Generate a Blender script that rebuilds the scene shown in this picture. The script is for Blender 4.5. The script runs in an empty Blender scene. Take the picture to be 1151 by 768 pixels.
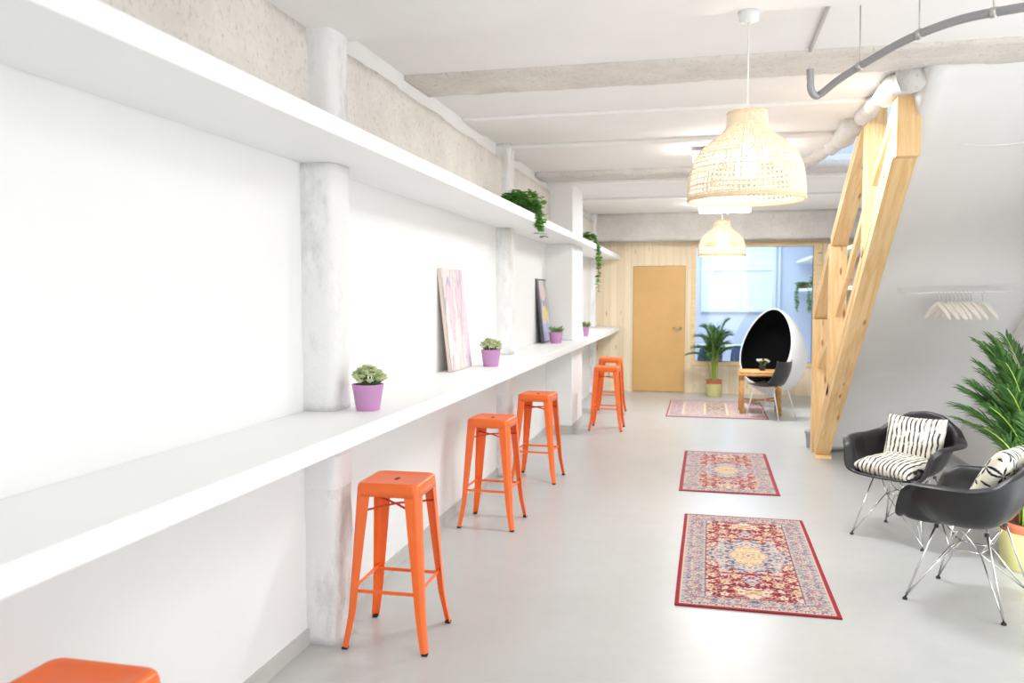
import bpy, bmesh, math, random
from mathutils import Vector, Matrix, noise
PI = math.pi
R = math.radians
random.seed(7)
C = bpy.context.scene.collection

# ------------------------------------------------------------------ materials
def lin(c):
    return tuple((x / 12.92 if x <= 0.04045 else ((x + 0.055) / 1.055) ** 2.4) for x in (v / 255 for v in c))

class NT:
    def __init__(s, name):
        s.m = bpy.data.materials.new(name); s.m.use_nodes = True
        s.t = s.m.node_tree; s.n = s.t.nodes; s.l = s.t.links
        s.b = s.n.get('Principled BSDF')
    def node(s, typ, **kw):
        n = s.n.new(typ)
        for k, v in kw.items():
            if k in n.inputs: n.inputs[k].default_value = v
            else: setattr(n, k, v)
        return n
    def link(s, a, b): s.l.new(a, b)
    def coords(s, scale=(1, 1, 1), which='Object'):
        tc = s.node('ShaderNodeTexCoord'); mp = s.node('ShaderNodeMapping')
        mp.inputs['Scale'].default_value = scale
        s.link(tc.outputs[which], mp.inputs['Vector'])
        return mp.outputs['Vector']
    def noise(s, vec, scale, detail=4, rough=.55, dist=0):
        n = s.node('ShaderNodeTexNoise'); n.inputs['Scale'].default_value = scale
        n.inputs['Detail'].default_value = detail; n.inputs['Roughness'].default_value = rough
        n.inputs['Distortion'].default_value = dist
        s.link(vec, n.inputs['Vector']); return n.outputs['Fac']
    def ramp(s, fac, stops):
        r = s.node('ShaderNodeValToRGB'); e = r.color_ramp.elements
        while len(e) < len(stops): e.new(.5)
        for i, (p, c) in enumerate(stops):
            e[i].position = p; e[i].color = (*c, 1)
        s.link(fac, r.inputs['Fac']); return r.outputs['Color']
    def mix(s, fac, a, b, blend='MIX'):
        m = s.node('ShaderNodeMix', data_type='RGBA', blend_type=blend)
        for src, i in ((fac, 0), (a, 6), (b, 7)):
            if hasattr(src, 'is_linked') or hasattr(src, 'links'): s.link(src, m.inputs[i])
            elif i == 0: m.inputs[0].default_value = src
            else: m.inputs[i].default_value = (*src, 1)
        return m.outputs[2]
    def bump(s, h, strength=.3, dist=.02):
        b = s.node('ShaderNodeBump'); b.inputs['Strength'].default_value = strength
        b.inputs['Distance'].default_value = dist
        s.link(h, b.inputs['Height']); s.link(b.outputs['Normal'], s.b.inputs['Normal'])
    def base(s, c):
        if hasattr(c, 'links'): s.link(c, s.b.inputs['Base Color'])
        else: s.b.inputs['Base Color'].default_value = (*c, 1)
    def set(s, **kw):
        for k, v in kw.items(): s.b.inputs[k.replace('_', ' ')].default_value = v
        return s

def plain(name, rgb, rough=.5, metal=0., var=.04, scale=6, spec=.5, bump=0):
    """one colour with a faint procedural variation"""
    t = NT(name); c = lin(rgb)
    f = t.noise(t.coords(), scale, 3)
    t.base(t.ramp(f, [(.3, tuple(x * (1 - var) for x in c)), (.7, tuple(min(1, x * (1 + var)) for x in c))]))
    t.set(Roughness=rough, Metallic=metal); t.b.inputs['Specular IOR Level'].default_value = spec
    if bump: t.bump(t.noise(t.coords(), 60, 4), bump, .01)
    return t.m

def concrete(name, dark, light, paint=None, white_band=False):
    t = NT(name); v = t.coords()
    a = t.noise(v, 3.2, 8, .65); b = t.noise(v, 38, 5, .7)
    col = t.ramp(a, [(.28, lin(dark)), (.7, lin(light))])
    speck = t.ramp(b, [(.30, (.74, .72, .70)), (.46, (1, 1, 1))])
    col = t.mix(1., col, speck, 'MULTIPLY')
    if paint is not None:
        pf = t.ramp(t.noise(t.coords((1, 1, .35)), 6, 6, .7), [(.33, (0, 0, 0)), (.52, (1, 1, 1))])
        col = t.mix(pf, col, lin(paint))
    if white_band:
        sx = t.node('ShaderNodeSeparateXYZ'); t.link(v, sx.inputs[0])
        cz = t.node('ShaderNodeMath', operation='SUBTRACT'); t.link(sx.outputs[2], cz.inputs[0]); cz.inputs[1].default_value = .8045
        ab = t.node('ShaderNodeMath', operation='ABSOLUTE'); t.link(cz.outputs[0], ab.inputs[0])
        lt = t.node('ShaderNodeMath', operation='LESS_THAN'); t.link(ab.outputs[0], lt.inputs[0]); lt.inputs[1].default_value = .075
        col = t.mix(lt.outputs[0], col, lin((240, 240, 239)))
    t.base(col); t.set(Roughness=.95)
    t.bump(b, .6, .012)
    return t.m

def pine(name, base, dark, planks=False):
    """grain along local X for beams; vertical planks in Z for the partition"""
    t = NT(name)
    v = t.coords((1.2, 14, 14)) if not planks else t.coords((14, 14, .9))
    g = t.noise(v, 2.2, 6, .6, .6)
    col = t.ramp(g, [(.3, lin(dark)), (.62, lin(base))])
    kv = t.coords((1.6, 6, 6)) if not planks else t.coords((5, 5, 1.3))
    vo = t.node('ShaderNodeTexVoronoi'); vo.inputs['Scale'].default_value = 1.6; vo.inputs['Randomness'].default_value = 1
    t.link(kv, vo.inputs['Vector'])
    kn = t.ramp(vo.outputs['Distance'], [(.06, (1, 1, 1)), (.13, (0, 0, 0))])
    col = t.mix(kn, col, lin((168, 112, 58)) if not planks else lin((205, 165, 110)))
    if planks:
        pv = t.coords((1, 1, 1)); sx = t.node('ShaderNodeSeparateXYZ'); t.link(pv, sx.inputs[0])
        ml = t.node('ShaderNodeMath', operation='MULTIPLY'); t.link(sx.outputs[0], ml.inputs[0]); ml.inputs[1].default_value = 1 / .115
        fr = t.node('ShaderNodeMath', operation='FRACT'); t.link(ml.outputs[0], fr.inputs[0])
        gr = t.ramp(fr.outputs[0], [(.0, (.62, .52, .4)), (.05, (1, 1, 1))])
        fl = t.node('ShaderNodeMath', operation='FLOOR'); t.link(ml.outputs[0], fl.inputs[0])
        wn = t.node('ShaderNodeTexWhiteNoise', noise_dimensions='1D'); t.link(fl.outputs[0], wn.inputs['W'])
        pl = t.ramp(wn.outputs['Value'], [(0, (.88, .86, .82)), (1, (1, 1, 1))])
        col = t.mix(1., t.mix(1., col, gr, 'MULTIPLY'), pl, 'MULTIPLY')
    t.base(col); t.set(Roughness=.55)
    t.bump(g, .08, .004)
    return t.m

def attr_mat(name, rough=.9, bump=.25):
    t = NT(name); a = t.node('ShaderNodeAttribute', attribute_name='Col')
    n = t.noise(t.coords(), 160, 3)
    t.base(t.mix(.25, a.outputs['Color'], t.ramp(n, [(.3, (.3, .3, .3)), (.7, (1, 1, 1))]), 'MULTIPLY'))
    t.set(Roughness=rough); t.b.inputs['Specular IOR Level'].default_value = .15
    t.bump(n, bump, .004)
    return t.m

def leaf(name, c1, c2, trans=.25):
    t = NT(name); g = t.node('ShaderNodeNewGeometry')
    col = t.ramp(g.outputs['Random Per Island'], [(0, lin(c1)), (1, lin(c2))])
    t.base(col); t.set(Roughness=.45)
    tr = t.node('ShaderNodeBsdfTranslucent'); t.link(col, tr.inputs['Color'])
    mx = t.node('ShaderNodeMixShader'); mx.inputs[0].default_value = trans
    out = t.n.get('Material Output')
    t.link(t.b.outputs[0], mx.inputs[1]); t.link(tr.outputs[0], mx.inputs[2]); t.link(mx.outputs[0], out.inputs['Surface'])
    return t.m

def emit(name, rgb, strength):
    t = NT(name); t.base(lin(rgb))
    t.b.inputs['Emission Color'].default_value = (*lin(rgb), 1); t.b.inputs['Emission Strength'].default_value = strength
    return t.m

def glass(name):
    t = NT(name); tr = t.node('ShaderNodeBsdfTransparent'); gl = t.node('ShaderNodeBsdfGlossy'); gl.inputs['Roughness'].default_value = .02
    tr.inputs['Color'].default_value = (.93, .97, 1, 1)
    fr = t.node('ShaderNodeFresnel'); fr.inputs['IOR'].default_value = 1.45
    mx = t.node('ShaderNodeMixShader'); t.link(fr.outputs[0], mx.inputs[0]); t.link(tr.outputs[0], mx.inputs[1]); t.link(gl.outputs[0], mx.inputs[2])
    t.link(mx.outputs[0], t.n.get('Material Output').inputs['Surface'])
    return t.m

def stripes(name, cream, black):
    t = NT(name)
    v = t.coords()
    w = t.node('ShaderNodeTexWave', wave_type='BANDS', bands_direction='X', wave_profile='SIN')
    w.inputs['Scale'].default_value = 10.5; w.inputs['Distortion'].default_value = 2.6; w.inputs['Detail'].default_value = 2
    w.inputs['Detail Scale'].default_value = 1.3
    t.link(v, w.inputs['Vector'])
    br = t.noise(v, 17, 3)
    f = t.ramp(w.outputs['Fac'], [(.60, (0, 0, 0)), (.80, (1, 1, 1))])
    f2 = t.ramp(br, [(.36, (.25, .25, .25)), (.5, (1, 1, 1))])
    t.base(t.mix(t.mix(1., f, f2, 'MULTIPLY'), lin(cream), lin(black)))
    t.set(Roughness=.95); t.bump(t.noise(v, 220, 2), .2, .003)
    return t.m

def floor_mat():
    t = NT('epoxy_floor'); v = t.coords()
    a = t.noise(v, 1.1, 6, .6, .4); b = t.noise(v, 9, 5, .65)
    c = t.mix(.25, t.ramp(a, [(.3, lin((179, 179, 176))), (.7, lin((189, 189, 187)))]), t.ramp(b, [(.3, lin((175, 175, 173))), (.7, lin((193, 193, 191)))]))
    t.base(c)
    t.set(Roughness=.3)
    return t.m

M = dict(
    white=plain('white_paint', (238, 238, 237), .6, var=.015, scale=2),
    white_gloss=plain('white_lacquer', (240, 240, 239), .45, var=.01, scale=2),
    ceil=plain('ceiling_paint', (245, 243, 241), .8, var=.015, scale=3),
    soffit=plain('soffit_plaster', (231, 230, 228), .85, var=.025, scale=2.5, bump=.06),
    grey_trim=plain('grey_trim_paint', (190, 189, 184), .6),
    conc=concrete('raw_concrete', (212, 205, 197), (235, 229, 222)),
    conc_grey=concrete('grey_concrete', (203, 200, 195), (226, 222, 217)),
    column=concrete('column_concrete', (192, 190, 187), (225, 223, 220), paint=(238, 237, 236), white_band=True),
    floor=floor_mat(),
    pine=pine('pine_beam', (240, 205, 150), (222, 172, 105)),
    pine_wall=pine('pine_planks', (246, 230, 202), (240, 218, 182), planks=True),
    pine_trim=pine('pine_trim', (240, 212, 166), (224, 188, 136)),
    door=plain('oak_door', (214, 168, 102), .5, var=.05, scale=3),
    orange=plain('orange_enamel', (250, 108, 36), .28, var=.03, spec=.5),
    orange_dark=plain('orange_enamel_brace', (226, 70, 34), .35, var=.03),
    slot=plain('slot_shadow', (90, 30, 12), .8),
    rubber=plain('black_rubber', (28, 27, 27), .7),
    black=plain('black_shell', (21, 21, 23), .42, var=.06, scale=30, bump=.04),
    black_fab=plain('black_fabric', (16, 16, 18), .95, var=.15, scale=80, spec=.1),
    chrome=plain('chrome', (214, 214, 214), .16, 1.),
    steel=plain('brushed_steel', (190, 188, 184), .35, 1.),
    pipe=plain('grey_conduit', (150, 151, 153), .4, .35),
    white_metal=plain('white_metal', (232, 232, 232), .35),
    egg=plain('egg_shell_white', (240, 240, 240), .3, var=.01),
    rattan=plain('rattan', (204, 150, 88), .6, var=.2, scale=25),
    wicker=plain('pale_wicker', (244, 228, 200), .7, var=.08, scale=30),
    wicker_rim=plain('wicker_rim', (240, 212, 166), .7, var=.1, scale=30),
    cord=plain('white_cord', (240, 240, 238), .5),
    purple=plain('purple_pot', (194, 138, 188), .55, var=.03),
    soil=plain('soil', (70, 52, 40), .95, var=.3, scale=60),
    terracotta=plain('terracotta', (196, 108, 72), .75, var=.08),
    gold_pot=plain('pale_green_gold_pot', (206, 200, 130), .4, var=.08),
    palm=leaf('palm_leaf', (50, 96, 44), (98, 146, 70)),
    palm_dark=leaf('palm_leaf_dark', (40, 82, 38), (92, 136, 66)),
    stem=plain('palm_stem', (150, 176, 70), .5, var=.15, scale=12),
    ivy=leaf('ivy_leaf', (48, 112, 46), (128, 184, 78)),
    succ=leaf('succulent_leaf', (160, 188, 110), (246, 248, 208)),
    succ_green=leaf('sprig_leaf', (90, 140, 70), (160, 195, 115)),
    flower=leaf('white_petals', (232, 232, 210), (250, 250, 240)),
    twig=plain('ivy_stem', (92, 110, 60), .6),
    hanger=plain('hanger_wood', (250, 244, 234), .5, var=.03),
    bin=plain('grey_plastic', (150, 150, 156), .5),
    cushA=stripes('striped_linen', (236, 228, 214), (44, 42, 42)),
    attr=attr_mat('woven_rug'), attr_cloth=attr_mat('printed_cloth', .95, .15), paint=attr_mat('painted_canvas', .8, .1),
    canvas_edge=plain('canvas_edge', (226, 208, 194), .85, var=.06),
    frame_dark=plain('dark_frame', (70, 66, 74), .5),
    glass=glass('window_glass'),
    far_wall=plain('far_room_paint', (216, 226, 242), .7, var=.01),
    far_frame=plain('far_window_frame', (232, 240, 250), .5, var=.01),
    frost=emit('frosted_pane', (206, 224, 255), .24),
    blue_chair=plain('blue_upholstery', (78, 116, 176), .7),
    diffuser=emit('lamp_diffuser', (255, 250, 242), 26.),
    bulb=emit('warm_bulb', (255, 240, 218), 22.),
)

# ------------------------------------------------------------------ mesh builder
class MB:
    def __init__(s): s.v = []; s.f = []; s.col = None
    def add(s, vs, fs):
        o = len(s.v); s.v += [tuple(p) for p in vs]; s.f += [tuple(i + o for i in f) for f in fs]; return s
    def box(s, a, b):
        (x0, y0, z0), (x1, y1, z1) = a, b
        return s.add([(x0, y0, z0), (x1, y0, z0), (x1, y1, z0), (x0, y1, z0), (x0, y0, z1), (x1, y0, z1), (x1, y1, z1), (x0, y1, z1)],
                     [(3, 2, 1, 0), (4, 5, 6, 7), (0, 1, 5, 4), (1, 2, 6, 5), (2, 3, 7, 6), (3, 0, 4, 7)])
    def lathe(s, prof, n=32, c=(0, 0, 0), cap0=True, cap1=True):
        vs = []; fs = []
        for (r, z) in prof:
            for k in range(n):
                a = 2 * PI * k / n; vs.append((c[0] + r * math.cos(a), c[1] + r * math.sin(a), c[2] + z))
        for i in range(len(prof) - 1):
            for k in range(n):
                k2 = (k + 1) % n; fs.append((i * n + k, i * n + k2, (i + 1) * n + k2, (i + 1) * n + k))
        if cap0: fs.append(tuple(range(n - 1, -1, -1)))
        if cap1: fs.append(tuple((len(prof) - 1) * n + k for k in range(n)))
        return s.add(vs, fs)
    def tube(s, pts, rad, n=8, closed=False, cap=True):
        pts = [Vector(p) for p in pts]; m = len(pts)
        rads = rad if isinstance(rad, (list, tuple)) else [rad] * m
        vs = []; fs = []; prev = None
        for i, p in enumerate(pts):
            if closed: t = pts[(i + 1) % m] - pts[i - 1]
            else: t = pts[min(i + 1, m - 1)] - pts[max(i - 1, 0)]
            t.normalize()
            if prev is None:
                u = t.cross(Vector((0, 0, 1)))
                if u.length < .05: u = t.cross(Vector((1, 0, 0)))
            else: u = prev - t * prev.dot(t)
            u.normalize(); prev = u; w = t.cross(u)
            for k in range(n):
                a = 2 * PI * k / n; vs.append(p + (u * math.cos(a) + w * math.sin(a)) * rads[i])
        for i in range(m if closed else m - 1):
            j = (i + 1) % m
            for k in range(n):
                k2 = (k + 1) % n; fs.append((i * n + k, i * n + k2, j * n + k2, j * n + k))
        if cap and not closed: fs += [tuple(range(n - 1, -1, -1)), tuple((m - 1) * n + k for k in range(n))]
        return s.add(vs, fs)
    def sweep(s, rings, closed_ring=True, cap=True):
        n = len(rings[0]); vs = [p for r in rings for p in r]; fs = []
        for i in range(len(rings) - 1):
            for k in range(n if closed_ring else n - 1):
                k2 = (k + 1) % n; fs.append((i * n + k, i * n + k2, (i + 1) * n + k2, (i + 1) * n + k))
        if cap and closed_ring: fs += [tuple(range(n - 1, -1, -1)), tuple((len(rings) - 1) * n + k for k in range(n))]
        return s.add(vs, fs)
    def leafblade(s, p, d, up, L, w, droop=.2):
        """pointed folded blade: base p, direction d"""
        p = Vector(p); d = Vector(d).normalized(); up = Vector(up)
        sd = d.cross(up)
        if sd.length < .01: sd = d.cross(Vector((1, 0, 0)))
        sd.normalize(); nn = sd.cross(d)
        a = p + d * L * .35 - Vector((0, 0, droop * L * .12)); b = p + d * L * .7 - Vector((0, 0, droop * L * .45)); t = p + d * L - Vector((0, 0, droop * L))
        f = nn * w * .25
        return s.add([p, a - sd * w * .5 + f, a, a + sd * w * .5 + f, b - sd * w * .4 + f, b, b + sd * w * .4 + f, t],
                     [(0, 2, 1), (0, 3, 2), (1, 2, 5, 4), (2, 3, 6, 5), (4, 5, 7), (5, 6, 7)])
    def build(s, name, mat, parent=None, smooth=False, bevel=0, seg=2, loc=None, angle=None):
        me = bpy.data.meshes.new(name); me.from_pydata(s.v, [], s.f); me.update()
        bm = bmesh.new(); bm.from_mesh(me); bmesh.ops.recalc_face_normals(bm, faces=bm.faces); bm.to_mesh(me); bm.free()
        if s.col:
            at = me.color_attributes.new('Col', 'FLOAT_COLOR', 'POINT')
            flat = [x for c in s.col for x in (*c, 1.)]
            at.data.foreach_set('color', flat)
        o = bpy.data.objects.new(name, me); C.objects.link(o)
        me.materials.append(mat)
        if smooth: me.shade_smooth() if angle is None else me.shade_smooth()
        if bevel:
            b = o.modifiers.new('bevel', 'BEVEL'); b.width = bevel; b.segments = seg; b.limit_method = 'ANGLE'; b.angle_limit = R(40)
        if parent: o.parent = parent
        if loc: o.location = loc
        return o

def tag(o, label=None, cat=None, group=None, kind=None):
    if label: o['label'] = label
    if cat: o['category'] = cat
    if group: o['group'] = group
    if kind: o['kind'] = kind
    return o
def thing(name, label, cat, loc=(0, 0, 0), rz=0, group=None):
    o = bpy.data.objects.new(name, None); C.objects.link(o); o.empty_display_size = .1
    o.location = loc; o.rotation_euler = (0, 0, rz)
    return tag(o, label, cat, group)
def struct(o): o['kind'] = 'structure'; return o
def sbox(name, a, b, mat, bevel=0, parent=None):
    o = MB().box(a, b).build(name, mat, parent, bevel=bevel)
    return struct(o) if parent is None else o
def dup(root, loc, rz=0, label=None, name=None):
    r = root.copy(); C.objects.link(r); r.location = loc; r.rotation_euler = (0, 0, rz)
    if label: r['label'] = label
    for ch in list(root.children):
        c = ch.copy(); C.objects.link(c); c.parent = r
        for g in ch.children:
            d = g.copy(); C.objects.link(d); d.parent = c
    return r

def rough_box(a, b, res, amp, freq=4., seed=0.):
    """box skinned with a displaced grid: hacked, uneven concrete"""
    bm = bmesh.new()
    (x0, y0, z0), (x1, y1, z1) = a, b
    dims = [x1 - x0, y1 - y0, z1 - z0]
    n = [max(1, int(round(d / res))) for d in dims]
    idx = {}
    def V(i, j, k):
        if (i, j, k) not in idx:
            p = Vector((x0 + dims[0] * i / n[0], y0 + dims[1] * j / n[1], z0 + dims[2] * k / n[2]))
            q = p * freq + Vector((seed, seed * 1.7, 0))
            d = noise.noise_vector(q) * amp + noise.noise_vector(q * 3.7) * amp * .55
            idx[(i, j, k)] = bm.verts.new(p + d)
        return idx[(i, j, k)]
    for ax in range(3):
        o1, o2 = [q for q in range(3) if q != ax]
        for end in (0, n[ax]):
            for p in range(n[o1]):
                for q in range(n[o2]):
                    def mk(pp, qq):
                        t = [0, 0, 0]; t[ax] = end; t[o1] = pp; t[o2] = qq; return V(*t)
                    bm.faces.new((mk(p, q), mk(p + 1, q), mk(p + 1, q + 1), mk(p, q + 1)))
    mb = MB(); bm.verts.index_update()
    mb.v = [tuple(v.co) for v in bm.verts]; mb.f = [tuple(v.index for v in f.verts) for f in bm.faces]
    bm.free(); return mb

# ------------------------------------------------------------------ the room
WX, RX, BY, NY, CZ = -1.76, 2.43, 13.85, -1.6, 2.94     # left wall, right wall, partition, near end, ceiling
sbox('floor', (WX - .1, NY, -.1), (RX + .1, 17.1, 0), M['floor'])
sbox('wall_left', (WX - .15, NY, 0), (WX, BY, CZ), M['white'])
sbox('wall_right', (RX, 4.95, 0), (RX + .15, BY, CZ), M['soffit'])
sbox('wall_front_light_block', (WX - .1, NY - .12, 0), (.25, NY, CZ), M['soffit'])  # unseen wall added behind the camera to dim the near left side
sbox('wall_right_near', (RX, NY, 0), (RX + .15, 2.3, CZ), M['soffit'])  # unseen gap up to the far stretch left open to let world light in
sbox('baseboard_left', (WX, NY, 0), (WX + .012, 9.42, .075), M['grey_trim'])
sbox('baseboard_right', (RX - .012, 4.95, 0), (RX, 8.9, .06), M['grey_trim'])
# ceiling slab around the stair opening
HX, HY0, HY1 = 1.12, 5.2, 9.0
c = MB()
c.box((WX - .1, NY, CZ), (HX, BY + .1, CZ + .12)); c.box((HX, NY, CZ), (RX + .1, HY0, CZ + .12)); c.box((HX, HY1, CZ), (RX + .1, BY + .1, CZ + .12))
struct(c.build('ceiling', M['ceil']))
# stairwell above the opening
sbox('wall_stairwell_back', (HX - .1, HY1, CZ + .12), (RX + .1, HY1 + .1, 4.6), M['far_wall'])
sbox('wall_stairwell_left', (HX - .2, HY0 - .6, CZ + .12), (HX - .1, HY1 + .1, 4.6), M['far_wall'])
sbox('wall_stairwell_right', (RX, HY0 - .6, CZ + .12), (RX + .1, HY1 + .1, 4.6), M['far_wall'])
sbox('wall_stairwell_front', (HX - .2, HY0 - .7, CZ + .12), (RX + .1, HY0 - .6, 4.6), M['far_wall'])
sbox('ceiling_stairwell', (HX - .2, HY0 - .7, 4.6), (RX + .1, HY1 + .1, 4.7), M['far_wall'])

def joist(n, y0, y1, z, x0=WX, x1=RX, mat='ceil', bevel=.02):
    return sbox('trim_%d' % n, (x0, y0, z), (x1, y1, CZ + .005), M[mat], bevel)
joist(1, 2.75, 3.66, 2.80, bevel=.03)
joist(2, 5.95, 6.55, 2.915, x1=HX)
joist(3, 7.1, 7.75, 2.90, x1=HX)
joist(4, 9.45, 10.7, 2.89)
joist(5, 11.25, 13.0, 2.90)
struct(rough_box((WX, 4.74, 2.912), (RX, 5.18, CZ + .02), .03, .008, 6).build('trim_6', M['conc'], smooth=True))
struct(rough_box((WX, 8.72, 2.885), (RX, 9.1, CZ + .02), .045, .016, 5, 3).build('trim_7', M['conc_grey'], smooth=True))
struct(rough_box((WX, 13.45, 2.50), (RX, BY, CZ + .01), .06, .012, 4, 5).build('trim_8', M['conc_grey'], smooth=True))
# rough concrete run on the left wall above the shelf
struct(rough_box((WX - .05, NY, 2.285), (WX + .045, 13.45, 2.81), .055, .012, 3.5, 8).build('trim_9', M['conc'], smooth=True))
# broken edge of the stair opening
def lump(n, pts, rad, seed):
    m = MB(); ring = []
    P = [Vector(p) for p in pts]; Q = []
    for i in range(len(P) - 1):
        for k in range(10): Q.append(P[i].lerp(P[i + 1], k / 10))
    Q.append(P[-1])
    m.tube(Q, [rad * (1 + .6 * noise.noise(q * 5 + Vector((seed, 0, 0)))) for q in Q], 12)
    m.v = [tuple(Vector(v) + noise.noise_vector(Vector(v) * 9) * .03) for v in m.v]
    return struct(m.build('trim_%d' % n, M['conc_grey'], smooth=True))
lump(10, [(1.17, 5.16, 2.885), (1.13, 5.5, 2.88), (1.11, 6.0, 2.9), (1.12, 6.4, 2.9)], .066, 1)
lump(11, [(1.10, 6.5, 2.9), (1.11, 7.2, 2.91), (1.07, 8.0, 2.93), (.98, 8.6, 2.93)], .075, 4)
# columns on the left wall
def column(n, x0, x1, y0, y1, segs, r=.05, seed=0):
    m = MB()
    for (z0, z1) in segs:
        rings = []
        nz = max(2, int((z1 - z0) / .04))
        for i in range(nz + 1):
            z = z0 + (z1 - z0) * i / nz; ring = []
            for k in range(28):
                a = 2 * PI * k / 28
                ex = .45
                cx = math.copysign(abs(math.cos(a)) ** ex, math.cos(a)); cy = math.copysign(abs(math.sin(a)) ** ex, math.sin(a))
                p = Vector(((x0 + x1) / 2 + cx * (x1 - x0) / 2, (y0 + y1) / 2 + cy * (y1 - y0) / 2, z))
                d = noise.noise(p * 6 + Vector((seed, 0, 0))) * .008 + noise.noise(p * 22) * .005
                p.x += cx * d; p.y += cy * d; ring.append(p)
            rings.append(ring)
        m.sweep(rings)
    return struct(m.build('trim_%d' % n, M['column'], smooth=True))
SEG = [(0, 1.019), (1.091, 2.209), (2.281, CZ)]
column(12, WX - .05, WX + .155, 3.40, 3.62, SEG, seed=1)
column(13, WX - .05, WX + .12, 7.02, 7.24, SEG, seed=5)
column(14, WX - .05, WX + .09, 13.3, 13.5, SEG, seed=9)
# square white pier with grey plinth
p = MB()
for z0, z1 in ((.09, 1.018), (1.092, 2.208), (2.282, CZ)): p.box((WX - .02, 9.42, z0), (-1.455, 10.25, z1))
struct(p.build('trim_15', M['white'], bevel=.006))
sbox('baseboard_pier', (WX - .02, 9.415, 0), (-1.45, 10.255, .09), M['grey_trim'])

# pine partition with its door and big window
pw = MB(); dl, dr, wl, wr, wb, wt = -1.115, -.25, -.085, 1.74, .53, 2.40
pw.box((WX, BY, 0), (dl, BY + .08, 2.56)); pw.box((dl, BY + .06, 0), (dr, BY + .08, 2.105)); pw.box((dl, BY, 2.105), (dr, BY + .08, 2.56)); pw.box((dr, BY, 0), (wl, BY + .08, 2.56))
pw.box((wl, BY, 0), (wr, BY + .08, wb)); pw.box((wl, BY, wt), (wr, BY + .08, 2.56)); pw.box((wr, BY, 0), (RX, BY + .08, 2.56))
struct(pw.build('wall_back', M['pine_wall']))
d1 = sbox('door_1', (dl + .004, BY + .012, .006), (dr - .004, BY + .055, 2.101), M['door'], .003)
h = MB(); h.lathe([(.024, 0), (.024, .01)], 20); hm = h
hm.tube([(0, 0, .01), (0, 0, .05), (-.02, 0, .058), (-.13, 0, .058)], .009, 10)
ho = hm.build('door_handle', M['steel'], d1, smooth=True); ho.rotation_euler = (PI / 2, 0, 0); ho.location = (-.325, BY + .012, 1.075)
w1 = bpy.data.objects.new('window_1', None); C.objects.link(w1); struct(w1)
fr = MB()
fr.box((wl - .07, BY - .018, wb - .07), (wl, BY + .09, wt + .07)); fr.box((wr, BY - .018, wb - .07), (wr + .13, BY + .09, wt + .07))
fr.box((wl, BY - .018, wb - .07), (wr, BY + .09, wb)); fr.box((wl, BY - .018, wt), (wr, BY + .09, wt + .07))
fr.build('window_frame', M['pine_trim'], w1, bevel=.004)
MB().box((wl - .005, BY + .035, wb - .005), (wr + .005, BY + .043, wt + .005)).build('pane', M['glass'], w1)

# ------------------------------------------------------------------ room beyond the glass
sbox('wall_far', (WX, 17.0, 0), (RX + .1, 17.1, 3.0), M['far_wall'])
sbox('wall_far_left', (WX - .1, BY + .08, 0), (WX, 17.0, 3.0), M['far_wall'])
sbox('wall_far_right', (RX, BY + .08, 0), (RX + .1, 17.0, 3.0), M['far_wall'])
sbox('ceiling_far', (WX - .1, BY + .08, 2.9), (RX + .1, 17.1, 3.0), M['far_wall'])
w2 = bpy.data.objects.new('window_2', None); C.objects.link(w2); struct(w2)
f2 = MB()
def rail(a, b): f2.box((a[0], 16.94, a[1]), (b[0], 17.0, b[1]))
rail((.0, 1.28), (1.44, 1.36)); rail((0, 2.1), (1.44, 2.24)); rail((0, 1.36), (.10, 2.1)); rail((1.36, 1.36), (1.44, 2.1)); rail((.66, 1.36), (.78, 2.1)); rail((0, 2.6), (1.44, 2.68)); rail((0, 2.24), (.05, 2.6)); rail((1.38, 2.24), (1.44, 2.6))
f2.build('window_frame', M['far_frame'], w2, bevel=.006)
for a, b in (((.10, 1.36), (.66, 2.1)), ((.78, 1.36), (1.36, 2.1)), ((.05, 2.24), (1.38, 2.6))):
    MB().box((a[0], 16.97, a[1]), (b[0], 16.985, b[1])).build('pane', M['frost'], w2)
sbox('trim_16', (1.48, 16.93, 0), (1.52, 17.0, 2.9), M['far_frame'])

dk = thing('desk', 'white desk behind the large interior window', 'desk', (.55, 14.85, 0))
MB().box((-.75, -.38, .71), (.72, .38, .74)).build('desk_top', M['white_metal'], dk, bevel=.004)
for sx in (-.68, .65):
    for sy in (-.32, .32):
        MB().box((sx - .02, sy - .02, 0), (sx + .02, sy + .02, .71)).build('leg', M['white_metal'], dk)
def office_chair(label, loc, rz, sc=1.):
    t = thing('office_chair', label, 'chair', loc, rz, 'blue chairs behind the glass')
    MB().box((-.22, -.22, .42), (.22, .22, .48)).build('seat', M['blue_chair'], t, bevel=.02)
    rings = []
    for i in range(9):
        z = .5 + .38 * sc * i / 8; y = .2 + .05 * i / 8; w = .21 * (1 - .25 * (i / 8) ** 3)
        rings.append([(-w, y - .03, z), (-w * .5, y, z), (w * .5, y, z), (w, y - .03, z), (w, y, z), (w * .5, y + .03, z), (-w * .5, y + .03, z), (-w, y, z)])
    MB().sweep(rings).build('backrest', M['blue_chair'], t, smooth=True)
    MB().tube([(0, .22, .55), (0, .24, .42), (0, .1, .40)], .02, 8).build('back_support', M['frame_dark'], t)
    for sx in (-.19, .19):
        for sy in (-.19, .19):
            MB().tube([(sx * .9, sy * .9, .42), (sx * 1.1, sy * 1.1, 0)], .012, 6).build('leg', M['white_metal'], t)
office_chair('blue chair at the left end of the white desk behind the glass', (.1, 14.28, 0), PI + .3, .7)
office_chair('blue chair behind the tall palm, seen through the glass', (.70, 14.25, 0), PI, .75)
office_chair('blue high-backed chair behind the glass, right of the white egg chair', (1.70, 14.4, 0), -PI / 2 - .4, 1.65)

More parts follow.
